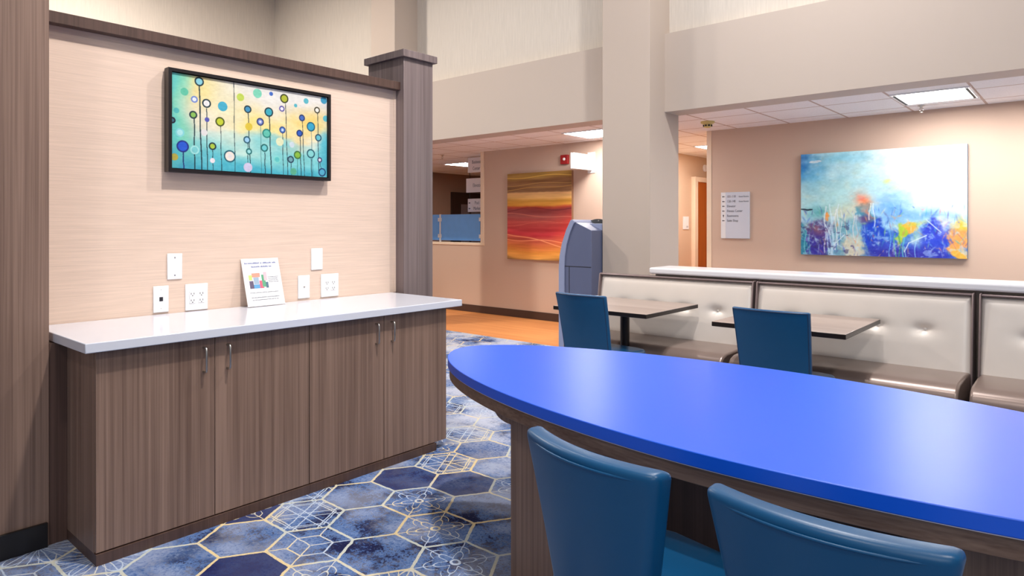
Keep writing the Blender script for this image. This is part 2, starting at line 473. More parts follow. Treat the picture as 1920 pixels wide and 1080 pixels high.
tag(obj('countertop', bm, M['quartz'], bevel=.003), 'long white quartz worktop on the brown base cabinets', 'countertop')

# wall plates above the worktop
def plate(y0, y1, z0, z1, label, kind):
    yc, zc = (y0+y1)/2, (z0+z1)/2
    p = thing('wall_plate', label, 'wall plate', (XW, yc, zc), 'white wall plates above the worktop')
    bx('cover', (XW, XW+.007, y0, y1, z0, z1), M['white'], p, bevel=.003)
    X1 = XW+.007
    if kind == 'blank':
        for z in (z1-.022, z0+.022):
            bm = bmesh.new(); tube(bm, [(X1-.001, yc, z), (X1+.0012, yc, z)], .0035, 12); obj('screw', bm, M['steel'], p)
    if kind == 'blank_white':
        for z in (z1-.022, z0+.022):
            bm = bmesh.new(); tube(bm, [(X1-.001, yc, z), (X1+.0012, yc, z)], .0025, 12); obj('screw', bm, M['white'], p)
    if kind == 'jack':
        bx('jack', (X1-.001, X1+.001, yc-.009, yc+.009, zc-.011, zc+.011), M['ink'], p)
        for z in (z1-.02, z0+.02):
            bm = bmesh.new(); tube(bm, [(X1-.001, yc, z), (X1+.001, yc, z)], .0022, 10); obj('screw', bm, M['steel'], p)
    if kind == 'coax':
        bm = bmesh.new(); tube(bm, [(X1-.001, yc, zc), (X1+.007, yc, zc)], .0045, 12); obj('socket', bm, M['steel'], p)
        for z in (z1-.02, z0+.02):
            bm = bmesh.new(); tube(bm, [(X1-.001, yc, z), (X1+.001, yc, z)], .0022, 10); obj('screw', bm, M['white'], p)
    if kind == 'outlet':
        for s in (-1, 1):
            yy = yc+s*.024
            o = bx('outlet', (X1-.001, X1+.003, yy-.0165, yy+.0165, zc-.034, zc+.034), M['white'], p, bevel=.002)
            bm = bmesh.new()
            for q in (-1, 1):
                zz = zc+q*.018
                box(bm, X1+.003, X1+.0036, yy-.009, yy-.0062, zz-.004, zz+.006)
                box(bm, X1+.003, X1+.0036, yy+.0062, yy+.009, zz-.004, zz+.006)
                box(bm, X1+.003, X1+.0036, yy-.0025, yy+.0025, zz-.012, zz-.007)
            obj('slots', bm, M['ink'], o)
k = 3.72/3.65
plate(1.494, 1.572, 1.090, 1.228, 'blank white plate with two dark screws, above the left pair of plates', 'blank')
plate(1.424, 1.502, .920, 1.059, 'white plate with a square black data jack at the far left', 'jack')
plate(1.588, 1.710, .915, 1.059, 'double white outlet plate to the left of the paper sign', 'outlet')
plate(2.362, 2.444, 1.097, 1.233, 'small blank white plate highest on the right of the paper sign', 'blank_white')
plate(2.269, 2.351, .924, 1.067, 'narrow white plate with one round socket, right beside the paper sign', 'coax')
plate(2.432, 2.563, .920, 1.067, 'double white outlet plate nearest the wood column', 'outlet')

# leaning notice on the worktop
def notice():
    wd, ht = .232, .284
    y0, xb, xt = 1.900, -3.628, -3.714
    o = thing('table_sign', 'white printed notice leaning against the wallpapered wall on the worktop', 'sign', (xb, y0+wd/2, .911))
    dz = math.sqrt(ht**2-(xb-xt)**2)
    U = Vector((0, 1, 0)); V = Vector((xt-xb, 0, dz)).normalized(); Nn = U.cross(V).normalized()
    B = Vector((xb, y0, .913))
    mt = Matrix((( U.x, V.x, Nn.x, B.x), (U.y, V.y, Nn.y, B.y), (U.z, V.z, Nn.z, B.z), (0, 0, 0, 1)))
    def loc(bm): bm.transform(mt); return bm
    bm = bmesh.new(); box(bm, 0, wd, 0, ht, -.003, 0); obj('sheet', loc(bm), M['white'], o)
    bm = bmesh.new(); box(bm, -.004, wd+.004, 0, .004, -.004, .004); obj('foot', loc(bm), M['white'], o)
    def marks(rows, mat, nm):
        rr = random.Random(8)
        for (x0, x1, y, h) in rows:
            bm = bmesh.new(); x = x0
            while x < x1:
                wlen = rr.uniform(.008, .026)*(.6+h*60)
                e = min(x+wlen, x1); xx = x
                while xx < e:
                    lw = h*.62; hh = h*rr.choice((.7, .7, 1.0, 1.0, .8))
                    box(bm, xx, xx+lw*.75, y, y+hh, .0002, .0006); xx += lw
                x = e+h*.6
            obj(nm, loc(bm), mat, o)
    marks([(.016, .206, .252, .0095), (.055, .180, .230, .0095)], M['inkblue'], 'heading_line')
    marks([(.148, .212, .168, .004), (.150, .212, .158, .004), (.149, .208, .148, .004), (.152, .212, .138, .004),
           (.025, .200, .078, .004), (.030, .200, .049, .0045), (.034, .196, .035, .0045)], M['inkgrey'], 'print_line')
    bm = bmesh.new()
    for i, (x0, x1, a, b) in enumerate([(.03, .055, .105, .15), (.03, .05, .155, .185), (.055, .095, .105, .128), (.058, .09, .13, .17), (.05, .1, .172, .196),
                                        (.092, .116, .105, .15), (.108, .13, .112, .185), (.122, .142, .15, .2), (.13, .145, .105, .14)]):
        box(bm, x0, x1, a, b, .0002, .0005+.0001*i, i)
    pal = [(96, 84, 110), (190, 214, 120), (92, 154, 200), (150, 170, 190), (222, 150, 130), (226, 96, 120), (90, 160, 124), (240, 180, 190), (80, 110, 130)]
    obj('picture', loc(bm), [plain('print colour %d' % i, c_, .6) for i, c_ in enumerate(pal)], o)
notice()

# ------------------------------------------------------------------ painting tools
def fnoise(h, w_, cells, seed, octaves=4, ax=1.0, ay=1.0):
    rs = np.random.RandomState(seed); out = np.zeros((h, w_)); amp = 1; tot = 0
    for o_ in range(octaves):
        cx = max(2, int(cells*ax*2**o_)); cy = max(2, int(cells*ay*2**o_))
        gr = rs.rand(cy+1, cx+1)
        yy = np.linspace(0, cy-1e-6, h); xx = np.linspace(0, cx-1e-6, w_)
        iy = yy.astype(int); ix = xx.astype(int); fy = yy-iy; fx = xx-ix
        fy = fy*fy*(3-2*fy); fx = fx*fx*(3-2*fx)
        a = gr[iy][:, ix]; b = gr[iy][:, ix+1]; c_ = gr[iy+1][:, ix]; d = gr[iy+1][:, ix+1]
        out += amp*((a*(1-fx)+b*fx)*(1-fy)[:, None]+(c_*(1-fx)+d*fx)*fy[:, None]); tot += amp; amp *= .55
    return out/tot
def S(a, lo, hi):
    t = np.clip((a-lo)/(hi-lo), 0, 1); return t*t*(3-2*t)
def over(img, m_, rgb): img[:] = img*(1-m_[..., None])+np.array(rgb, float)*m_[..., None]

def art_mesh(name, img, origin, U, V, parent, mat):
    """a gridded canvas whose painted colours are stored on its vertices; img[0] is the top row (0..255 sRGB)"""
    h, w_ = img.shape[:2]
    O, U, V = map(np.array, (origin, U, V))
    uu, vv = np.meshgrid(np.linspace(0, 1, w_), np.linspace(1, 0, h))
    P = O+uu[..., None]*U+vv[..., None]*V-np.array(wpos(parent))
    idx = np.arange(h*w_).reshape(h, w_)
    q = np.stack([idx[1:, :-1], idx[1:, 1:], idx[:-1, 1:], idx[:-1, :-1]], -1).reshape(-1, 4)
    me = bpy.data.meshes.new(name); me.from_pydata(P.reshape(-1, 3).tolist(), [], q.tolist())
    c_ = np.clip(img/255., 0, 1); c_ = np.where(c_ <= .04045, c_/12.92, ((c_+.055)/1.055)**2.4)
    c_ = np.concatenate([c_.reshape(-1, 3), np.ones((h*w_, 1))], 1).astype(np.float32)
    a = me.color_attributes.new('paint', 'FLOAT_COLOR', 'POINT'); a.data.foreach_set('color', c_.ravel())
    me.materials.append(mat)
    o = bpy.data.objects.new(name, me); COL.objects.link(o); o.parent = parent
    return o

def homog(src, dst):
    A = []; b = []
    for (x, y), (u, v) in zip(src, dst):
        A += [[x, y, 1, 0, 0, 0, -u*x, -u*y], [0, 0, 0, x, y, 1, -v*x, -v*y]]; b += [u, v]
    hh = np.append(np.linalg.solve(np.array(A, float), np.array(b, float)), 1).reshape(3, 3)
    def f(x, y):
        r_ = hh @ np.array([x, y, 1.]); return r_[0]/r_[2], r_[1]/r_[2]
    return f

# painting 1: ringed dots on stems
def dots():
    Wd, Ht = 1.0, .535
    nw = 560; nh = int(nw*Ht/Wd)
    f = homog([(170, 133), (1395, 340), (1395, 968), (170, 885)], [(0, 0), (Wd, 0), (Wd, Ht), (0, Ht)])
    x, y = np.meshgrid(np.linspace(0, Wd, nw), np.linspace(0, Ht, nh))
    n1 = fnoise(nh, nw, 5, 1); n2 = fnoise(nh, nw, 9, 2); n3 = fnoise(nh, nw, 3, 3)
    img = np.zeros((nh, nw, 3)); img[:] = (226, 224, 220)
    yy = y+(n1-.5)*.16
    def blob(cx, cy, rx, ry, rgb, k=1.0):
        u, v = cx*Wd, cy*Ht
        over(img, k*np.exp(-(((x-u+(n1-.5)*.1)/(rx*Wd))**2+((yy-v)/(ry*Ht))**2)), rgb)
    blob(.15, .05, .12, .4, (238, 220, 150)); blob(.46, .42, .12, .18, (244, 218, 120)); blob(.6, .52, .2, .13, (244, 224, 140), .9)
    blob(.86, .36, .18, .16, (240, 208, 118)); blob(.32, .3, .12, .3, (238, 228, 180), .7)
    over(img, S(yy/Ht, .52, .72), (128, 206, 208)); over(img, S(yy/Ht, .78, 1.02), (70, 178, 200))
    blob(.36, .66, .16, .1, (212, 230, 214), .8)
    over(img, (1-S(x+(n3-.5)*.12, .03, .16))*.95, (120, 208, 180)); over(img, (1-S(x+(n3-.5)*.1, 0, .05))*.6, (80, 190, 196))
    over(img, S(x/Wd+(n1-.5)*.1, .9, 1.0)*S(yy/Ht, .3, .6), (84, 182, 200)); blob(.02, .98, .1, .1, (60, 160, 196))
    img += (n2[..., None]-.5)*26
    D = (24, 52, 62); NV = (26, 42, 110)
    circ = [(268, 287, 30, (92, 190, 160), None), (205, 435, 22, (80, 180, 180), None), (570, 405, 38, (66, 170, 198), None), (710, 333, 30, (186, 206, 84), None),
            (845, 303, 36, (122, 206, 178), None), (953, 307, 16, (58, 100, 186), None), (777, 565, 30, (216, 190, 60), None), (425, 610, 26, (226, 222, 222), None),
            (490, 830, 20, (236, 226, 232), None), (190, 800, 28, (176, 166, 70), None), (770, 885, 36, (206, 200, 228), None), (1147, 400, 14, (80, 174, 190), None),
            (1230, 365, 22, (86, 176, 190), None), (1370, 360, 28, (60, 150, 186), None), (1385, 505, 24, (90, 180, 196), None), (1022, 685, 32, (222, 226, 186), None),
            (1117, 708, 22, (200, 216, 226), None), (447, 508, 19, (84, 86, 176), None), (233, 608, 30, (172, 226, 228), (130, 210, 216)), (350, 745, 30, (120, 200, 204), (160, 222, 220)),
            (1000, 825, 26, (96, 196, 196), (130, 214, 206)), (1130, 920, 28, (90, 176, 140), None)]
    stem = [(385, 245, 405, 905, 5.5, D), (345, 500, 350, 900, 5, D), (443, 418, 450, 902, 4, D), (490, 745, 494, 905, 3, D), (553, 560, 562, 910, 3, D), (657, 215, 668, 912, 3.2, D),
            (771, 455, 790, 925, 4, D), (768, 695, 772, 925, 3, D), (869, 555, 876, 930, 2.6, (70, 130, 130)), (938, 484, 955, 935, 5, D), (903, 768, 906, 932, 4, D), (1066, 384, 1085, 942, 3.4, D),
            (1043, 615, 1050, 940, 3, D), (1110, 850, 1114, 945, 3.4, D), (1162, 825, 1162, 948, 2.6, (40, 120, 100)), (1182, 642, 1190, 950, 4, D), (1200, 524, 1217, 952, 3.4, D),
            (1270, 602, 1284, 955, 2.6, (40, 110, 130)), (1270, 820, 1275, 955, 4, D), (1321, 460, 1330, 900, 3.6, D), (1338, 850, 1350, 900, 3, D), (258, 762, 263, 890, 5, NV)]
    for x0, y0, x1, y1, wpx, c_ in stem:
        (a, b), (p, q) = f(x0, y0), f(x1, y1)
        t = np.clip((y-b)/(q-b+1e-9), 0, 1); cx = a+(p-a)*t+np.sin(t*9)*.0012
        m_ = (np.abs(x-cx) < wpx*.0007).astype(float)*(y > b)*(y < q+.02)
        over(img, m_*.92, c_)
    ringed = [(385, 208, 32, (132, 200, 214), D), (347, 348, 22, (226, 238, 240), (112, 134, 204)), (443, 380, 31, (236, 234, 232), D), (338, 470, 27, (132, 184, 84), D),
              (549, 525, 33, (190, 202, 50), (70, 80, 20)), (172, 510, 22, (60, 110, 130), (20, 24, 50)), (255, 717, 43, (34, 88, 206), (30, 44, 130)), (490, 717, 26, (170, 198, 64), D),
              (627, 797, 44, (236, 226, 214), (28, 96, 112)), (768, 428, 26, (62, 142, 184), D), (867, 527, 27, (120, 140, 206), (50, 60, 110)), (935, 450, 33, (54, 164, 182), D),
              (918, 618, 32, (96, 192, 172), (30, 130, 120)), (762, 668, 25, (156, 204, 236), (36, 90, 110)), (778, 760, 22, (150, 214, 214), (30, 110, 110)), (900, 733, 27, (110, 200, 206), (24, 104, 104)),
              (1057, 345, 32, (170, 178, 52), (56, 60, 20)), (1038, 425, 19, (236, 234, 246), (92, 84, 160)), (1317, 437, 22, (240, 236, 224), (60, 56, 40)), (1197, 498, 23, (66, 104, 184), (40, 60, 110)),
              (1043, 592, 23, (104, 150, 216), (40, 70, 140)), (1178, 618, 24, (44, 92, 190), (26, 50, 110)), (1268, 568, 34, (52, 162, 198), (24, 96, 120)), (1327, 655, 26, (100, 190, 206), (30, 74, 96)),
              (1108, 825, 24, (110, 160, 170), (26, 60, 84)), (1162, 790, 28, (132, 182, 62), (60, 110, 60)), (1268, 780, 33, (130, 206, 206), (26, 84, 100)), (1338, 830, 18, (230, 222, 236), (60, 60, 100)),
              (1357, 928, 30, (80, 170, 200), (28, 60, 110))]
    for cx, cy, rad, fill, edge in circ+ringed:
        u, v = f(cx, cy); Hh = 752+(628-752)*(cx-170)/1225.
        r_ = rad/Hh*Ht
        dd = np.hypot(x-u, (y-v))+(n2-.5)*.003
        over(img, 1-S(dd, r_-.0015, r_+.0015), np.array(fill)) if edge is None else None
        if edge is not None:
            over(img, (1-S(dd, r_-.001, r_+.001)), fill)
            over(img, 1-S(np.abs(dd-r_+.001), .0032, .0052), edge)
            if fill[0] > 225 or (cx, cy) in ((867, 527), (1043, 592)): over(img, (1-S(dd, r_*.3, r_*.45))*.8, (244, 240, 236) if fill[0] < 225 else (224, 222, 226))
    img += (fnoise(nh, nw, 60, 9, 2)[..., None]-.5)*16
    img *= .9
    o = thing('painting', 'framed painting of ringed dots on stems above the worktop', 'painting', (XW, 1.98, 1.93))
    y0, y1, z0, z1 = 1.478, 2.468, 1.660, 2.208
    fx = XW+.062
    bm = bmesh.new(); t = .018
    box(bm, XW+.012, fx, y0, y1, z1-t, z1); box(bm, XW+.012, fx, y0, y1, z0, z0+t)
    box(bm, XW+.012, fx, y0, y0+t, z0+t, z1-t); box(bm, XW+.012, fx, y1-t, y1, z0+t, z1-t); box(bm, XW+.001, XW+.012, y0+.004, y1-.004, z0+.004, z1-.004)
    obj('frame', bm, M['frame_black'], o)
    bx('canvas_stretcher', (XW+.02, fx-.014, y0+t+.004, y1-t-.004, z0+t+.004, z1-t-.004), M['frame_black'], o)
    art_mesh('canvas', img, (fx-.012, y0+t+.004, z0+t+.004), (0, y1-y0-2*t-.008, 0), (0, 0, z1-z0-2*t-.008), o, M['art'])
dots()

# painting 2: horizontal bands of ochre and red
def bands():
    nw, nh = 300, 320
    n = fnoise(nh, nw, 4, 21, 4, .6, 1); n2 = fnoise(nh, nw, 6, 22, 4, .4, 5)
    x, v = np.meshgrid(np.linspace(0, 1, nw), np.linspace(0, 1, nh))
    vv = v+(n-.5)*.06-.03*np.sin(x*3.0)*S(v, .2, .5)+.015
    img = np.zeros((nh, nw, 3))
    st = [(0, (156, 120, 60)), (.06, (172, 134, 66)), (.1, (140, 100, 62)), (.22, (142, 104, 70)), (.235, (228, 178, 120)), (.29, (236, 190, 116)), (.32, (214, 156, 66)), (.37, (226, 160, 64)),
          (.395, (196, 82, 58)), (.42, (150, 66, 66)), (.5, (168, 88, 84)), (.56, (196, 82, 76)), (.62, (190, 66, 66)), (.70, (214, 62, 72)), (.76, (206, 96, 74)), (.83, (222, 122, 66)),
          (.9, (240, 160, 70)), (.96, (232, 166, 80)), (.985, (164, 116, 60)), (1.0, (130, 92, 60))]
    ks = [s_[0] for s_ in st]
    for c_ in range(3): img[..., c_] = np.interp(vv, ks, [s_[1][c_] for s_ in st])
    over(img, S(x+n*.3, .75, 1.2)*S(v, .4, .5)*(1-S(v, .78, .85))*.5, (240, 84, 66))
    img += (n2[..., None]-.5)*54*np.array([1, .9, .7])
    for a, b, amp, ph, wd, rgb in ((.05, .045, .012, 0, .004, (226, 186, 90)), (.14, .125, .01, 1, .003, (196, 156, 90)), (.19, .16, .01, 2, .003, (206, 160, 84)),
                                   (.70, .86, .012, 1.5, .005, (250, 170, 120)), (.765, .80, .014, .4, .005, (250, 160, 110)), (.43, .41, .02, 2.2, .003, (120, 44, 50)),
                                   (.47, .52, .01, 4, .003, (222, 130, 110)), (.6, .56, .015, 1, .002, (226, 120, 100))):
        yy = a+(b-a)*x+amp*np.sin(x*7+ph)
        over(img, (1-S(np.abs(v-yy), wd*.6, wd*1.6))*.85, rgb)
    o = thing('painting', 'unframed canvas of ochre, orange and red bands on the far wall', 'painting', (-6.08, YF, 1.5))
    x0, x1, z0, z1 = -6.68, -5.49, .872, 2.147
    bx('canvas_stretcher', (x0, x1, YF-.045, YF-.001, z0, z1), M['canvas_edge'], o)
    art_mesh('canvas', img, (x0, YF-.0455, z0), (x1-x0, 0, 0), (0, 0, z1-z0), o, M['art'])
bands()

# painting 3: blue abstract
def abstract():
    nw, nh = 420, 290
    n = fnoise(nh, nw, 5, 31); n2 = fnoise(nh, nw, 14, 32); n3 = fnoise(nh, nw, 5, 33, 5)
    nf = fnoise(nh, nw, 60, 34, 2)
    x, v = np.meshgrid(np.linspace(0, 1, nw), np.linspace(0, 1, nh))
    wx = x+(n2-.5)*.09; wv = v+(n3-.5)*.12
    img = np.zeros((nh, nw, 3)); img[:] = (186, 230, 240)
    def B(cx, cy, rx, ry, rgb, k=1, hard=0):
        d = ((wx-cx)/rx)**2+((wv-cy)/ry)**2
        m_ = np.exp(-d*.9) if not hard else 1-S(d+(nf-.5)*.35, .45, 1.3)
        over(img, k*m_, rgb)
    over(img, S(x+(n-.5)*.3, .3, .8)*(1-S(wv, .45, .72)), (228, 242, 246))
    B(.7, .05, .02, .03, (170, 190, 226), .7); B(.87, .1, .03, .02, (190, 200, 222), .7); B(.5, .08, .03, .12, (214, 228, 240), .6)
    B(.0, .1, .10, .15, (56, 146, 214), 1); B(.02, .05, .04, .08, (36, 104, 190), .7); B(.1, .22, .08, .12, (94, 184, 228), .7); B(.25, .06, .16, .05, (120, 204, 230), .7)
    B(.2, .4, .3, .12, (160, 214, 214), .6); B(.09, .07, .03, .015, (226, 236, 244), .9, 1)
    B(.12, .58, .08, .08, (88, 176, 186), .9); B(.3, .6, .12, .1, (206, 196, 150), .6)
    over(img, S(wv, .62, .74)*(1-S(x, .4, .5)), (110, 170, 190))
    B(.58, .55, .10, .15, (104, 166, 226), .9); B(.78, .63, .22, .05, (110, 166, 226), .85)
    over(img, S(wv, .7, .78)*S(x, .42, .5), (66, 120, 208))
    B(.12, .86, .1, .2, (62, 54, 160), 1, 1); B(.11, .74, .07, .06, (140, 96, 110), .9); B(.02, .85, .025, .2, (40, 130, 160), .9, 1)
    B(.47, .8, .085, .17, (28, 70, 200), 1, 1); B(.55, .93, .12, .1, (50, 70, 190), .9, 1); B(.84, .82, .1, .18, (44, 62, 200), 1, 1); B(.78, .92, .14, .1, (44, 72, 204), 1, 1)
    B(.65, .97, .25, .06, (56, 44, 150), .8)
    B(.42, .6, .05, .1, (50, 150, 184), .9, 1); B(.41, .47, .05, .075, (246, 140, 90), 1); B(.395, .45, .03, .04, (250, 120, 100), .8); B(.43, .61, .02, .06, (226, 140, 110), .8); B(.4, .67, .03, .05, (100, 50, 110), .8)
    B(.55, .32, .03, .03, (222, 224, 120), .9); B(.6, .38, .05, .04, (214, 238, 200), .7); B(.92, .24, .05, .06, (246, 226, 150), .6)
    B(.68, .72, .05, .05, (246, 172, 60), 1, 1); B(.63, .77, .03, .09, (170, 204, 60), 1, 1); B(.72, .82, .04, .06, (190, 226, 214), .9); B(.7, .7, .07, .02, (190, 200, 80), .7)
    B(.96, .72, .035, .09, (246, 190, 60), 1); B(.95, .86, .06, .1, (240, 160, 86), 1, 1); B(.97, .95, .05, .06, (236, 176, 70), 1, 1); B(.88, .7, .03, .08, (220, 232, 238), .9)
    B(.33, .92, .08, .12, (222, 214, 186), .9, 1); B(.35, .78, .05, .07, (150, 200, 214), .8); B(.175, .63, .02, .05, (240, 150, 70), .9, 1)
    B(.04, .54, .04, .012, (30, 50, 60), .9, 1)
    rs = np.random.RandomState(4)
    pal = [(60, 96, 214), (104, 170, 226), (196, 224, 238), (70, 180, 190), (150, 206, 140), (236, 176, 110), (214, 120, 120), (80, 60, 150), (226, 226, 200), (44, 70, 180)]
    for k_ in range(420):
        px, py = rs.rand(), .52+.48*rs.rand()**.8; a = rs.randn()*.5+1.4; l_, w2 = .006+.02*rs.rand(), .002+.004*rs.rand()
        dx, dy = x-px, (v-py)*.69; u_ = dx*np.cos(a)+dy*np.sin(a); v_ = -dx*np.sin(a)+dy*np.cos(a)
        c_ = pal[rs.randint(len(pal))] if px > .42 or rs.rand() < .6 else (180, 214, 226)
        over(img, np.exp(-((u_/l_)**2+(v_/w2)**2))*(.25+.4*rs.rand()), c_)
    for k_ in range(90):
        px, py = rs.rand()*.6, .05+.45*rs.rand(); dx, dy = x-px, (v-py)*.69
        over(img, np.exp(-((dx/(.01+.03*rs.rand()))**2+(dy/(.006+.02*rs.rand()))**2))*.18, [(120, 196, 226), (226, 244, 246), (186, 226, 214), (214, 214, 190)][rs.randint(4)])
    # white and blue drips
    for cx, a, b, wd, rgb in [(.165, .52, .98, .005, (226, 240, 246)), (.2, .5, 1, .004, (214, 236, 244)), (.215, .62, 1, .008, (200, 230, 244)), (.235, .55, .95, .004, (236, 240, 240)), (.25, .5, .9, .004, (210, 232, 240)),
                              (.27, .56, .85, .003, (226, 236, 236)), (.3, .6, .9, .003, (226, 220, 200)), (.185, .72, 1, .006, (196, 228, 244)), (.45, .5, .66, .004, (244, 240, 230)), (.475, .5, .72, .004, (214, 234, 244)),
                              (.6, .78, 1, .004, (90, 180, 130)), (.625, .8, 1, .004, (60, 150, 110)), (.65, .82, 1, .005, (100, 196, 200)), (.66, .9, 1, .003, (150, 216, 226)), (.72, .85, 1, .003, (140, 200, 240)),
                              (.57, .75, 1, .003, (100, 176, 230)), (.35, .62, .85, .003, (230, 220, 216)), (.37, .6, .9, .003, (190, 214, 226)), (.03, .75, 1, .004, (110, 200, 210)), (.055, .8, 1, .003, (60, 170, 190))]:
        m_ = (1-S(np.abs(x-cx-.006*np.sin(v*23+cx*90)), wd*.6, wd*1.3))*(v > a)*(v < b)
        over(img, m_*.68, rgb)
    for (x0, y0, x1, y1) in ((.78, .8, .68, .87), (.68, .87, .655, .95), (.78, .66, .86, .77), (.165, .7, .2, .8), (.29, .8, .22, .9)):
        t = np.clip(((x-x0)*(x1-x0)+(v-y0)*(y1-y0))/((x1-x0)**2+(y1-y0)**2), 0, 1)
        over(img, (1-S(np.hypot(x-x0-(x1-x0)*t, (v-y0-(y1-y0)*t)*.66), .002, .005))*.75, (206, 226, 236))
    sp = S(n2*.5+fnoise(nh, nw, 40, 37, 3)*.5, .56, .64)*S(v, .55, .75); over(img, sp*.45, (170, 204, 236))
    sp = S(fnoise(nh, nw, 36, 36, 3), .6, .68)*S(v, .6, .75)*(x < .35); over(img, sp*.5, (50, 44, 100))
    img += (nf[..., None]-.5)*22+(n2[..., None]-.5)*20
    o = thing('painting', 'large unframed blue, white and orange abstract canvas above the white ledge', 'painting', (-1.67, 7.78, 1.6))
    x0, x1, z0, z1 = -2.455, -.915, 1.055, 2.162
    bx('canvas_stretcher', (x0, x1, 7.735, 7.779, z0, z1), M['canvas_edge2'], o)
    art_mesh('canvas', img, (x0, 7.7345, z0), (x1-x0, 0, 0), (0, 0, z1-z0), o, M['art'])
abstract()

# ------------------------------------------------------------------ big blue table
def big_table():
    cx, cy, th = -.885, 2.315, math.radians(-4)
    o = thing('oval_table', 'large oval table with a bright blue top and brown wood base', 'table', (cx, cy, 0))
    def ring(a, b, n_=1.85, N=140):
        pts = []
        for i in range(N):
            t = 2*PI*i/N; c_, s_ = math.cos(t), math.sin(t)
            u = a*math.copysign(abs(c_)**(2/n_), c_); v = b*math.copysign(abs(s_)**(2/n_), s_)
            pts.append((cx+u*math.cos(th)-v*math.sin(th), cy+u*math.sin(th)+v*math.cos(th)))
        return pts
    bm = bmesh.new(); prism(bm, ring(1.54, .6), .719, .76); obj('tabletop', bm, M['blue_top'], o, bevel=.0025)
    bm = bmesh.new(); prism(bm, ring(1.535, .595), .716, .7188); obj('edge_strip', bm, M['signwhite'], o)
    bm = bmesh.new(); prism(bm, ring(1.53, .59), .668, .716); obj('apron', bm, M['woodh'], o, bevel=.002)
    for s in (-1, 1):
        # slab leg with a bracket whose outer end is cut as a quarter round
        xo = cx+s*.815; y0, y1 = 1.955, 2.62
        pts = [(xo, 0), (xo, .61)]
        for k_ in range(9):
            a = PI/2*k_/8; pts.append((xo+s*.088*math.sin(a), .66-.05*math.cos(a)))
        pts += [(xo+s*.088, .668), (xo-s*.30, .668), (xo-s*.30, 0)]
        bm = bmesh.new(); prism(bm, pts, y0, y1, 'y'); obj('leg', bm, M['wood'], o, bevel=.002)
    bx('stretcher', (cx-.60, cx+.60, 2.30, 2.34, .12, .52), M['wooddark'], o)
big_table()

# ------------------------------------------------------------------ chairs
def chair_back_bm(wt, wb, z0, z1, lean, curve, thick, nu=14, nv=10):
    bm = bmesh.new()
    def P(u, v, s):
        hw = wb+(wt-wb)*v
        # softly rounded outline
        x = u*hw
        y = -lean*v**1.2 + curve*u*u*(.35+.65*v) + s*thick/2
        z = z0+(z1-z0)*v
        return (x, y, z)
    F = [[bm.verts.new(P(-1+2*i/nu, j/nv, 1)) for i in range(nu+1)] for j in range(nv+1)]
    B = [[bm.verts.new(P(-1+2*i/nu, j/nv, -1)) for i in range(nu+1)] for j in range(nv+1)]
    for j in range(nv):
        for i in range(nu):
            bm.faces.new((F[j][i], F[j][i+1], F[j+1][i+1], F[j+1][i])); bm.faces.new((B[j][i], B[j+1][i], B[j+1][i+1], B[j][i+1]))
    for i in range(nu):
        bm.faces.new((F[0][i], B[0][i], B[0][i+1], F[0][i+1])); bm.faces.new((F[nv][i], F[nv][i+1], B[nv][i+1], B[nv][i]))
    for j in range(nv):
        bm.faces.new((F[j][0], F[j+1][0], B[j+1][0], B[j][0])); bm.faces.new((F[j][nu], B[j][nu], B[j+1][nu], F[j+1][nu]))
    rim = [P(-1, j/nv, -1) for j in range(nv+1)]+[P(-1+2*i/nu, 1, -1) for i in range(1, nu)]+[P(1, 1-j/nv, -1) for j in range(nv+1)]
    return bm, rim

def make_chair(spec, label, group):
    root = thing('side_chair', label, 'chair', (0, 0, 0), group)
    wt, wb, z0, z1, lean, curve, th, bev = spec['wt'], spec['wb'], spec['z0'], spec['z1'], spec['lean'], spec['curve'], spec['th'], spec['bev']
    sm, pm = spec['mat'], spec['pipe']
    bm, rim = chair_back_bm(wt, wb, z0, z1, lean, curve, th)
    bmesh.ops.translate(bm, verts=bm.verts, vec=(0, -.21, 0))
    back = obj('backrest', bm, sm, root, bevel=bev, seg=5, smooth=True)
    bm = bmesh.new()
    ins = bev*.9
    pts = []
    for (x, y, z) in rim:
        xx = x*(1-ins/wt); zz = min(z, z1-ins*.9)
        pts.append((xx, y-.21+.0005, zz))
    tube(bm, pts, .0032, 8); p = obj('piping', bm, pm, back, smooth=True)
    # seat cushion: rounded block, a little narrower at the back
    bm = bmesh.new()
    sp = [(-.19, -.20), (.19, -.20), (.225, .16), (.20, .22), (.12, .245), (-.12, .245), (-.20, .22), (-.225, .16)]
    prism(bm, sp, .40, .475)
    obj('seat', bm, sm, root, bevel=.024, seg=5, smooth=True)
    bm = bmesh.new(); prism(bm, [(p_[0]*.9, p_[1]*.9) for p_ in sp], .372, .402); obj('seat_frame', bm, M['oak_blk'], root)
    for sx_ in (-1, 1):
        for y0, dy in ((.19, .02), (-.19, -.05)):
            bm = bmesh.new(); tube(bm, [(sx_*.17, y0, .385), (sx_*.185, y0+dy, 0.0)], .017, 12, radii=[.02, .013])
            obj('leg', bm, M['oak_blk'], root)
    return root
def copy_tree(o, parent=None):
    c_ = o.copy(); COL.objects.link(c_); c_.parent = parent
    for ch in list(o.children): copy_tree(ch, c_)
    return c_
def put(o, x, y, rz): o.location = (x, y, 0); o.rotation_euler = (0, 0, rz)

near = dict(wt=.223, wb=.135, z0=.40, z1=.850, lean=.065, curve=.045, th=.062, bev=.026, mat=M['bluevinyl'], pipe=M['bluevinyl'])
gN = 'padded blue chairs at the blue table'
ch = make_chair(near, 'padded blue chair tucked under the blue table, beside its wooden leg', gN)
put(ch, -.862, 1.566, math.radians(-11))
c2 = copy_tree(ch); c2['label'] = 'padded blue chair at the bottom right, pushed in at the middle of the blue table'
put(c2, -.373, 1.54, math.radians(-1))

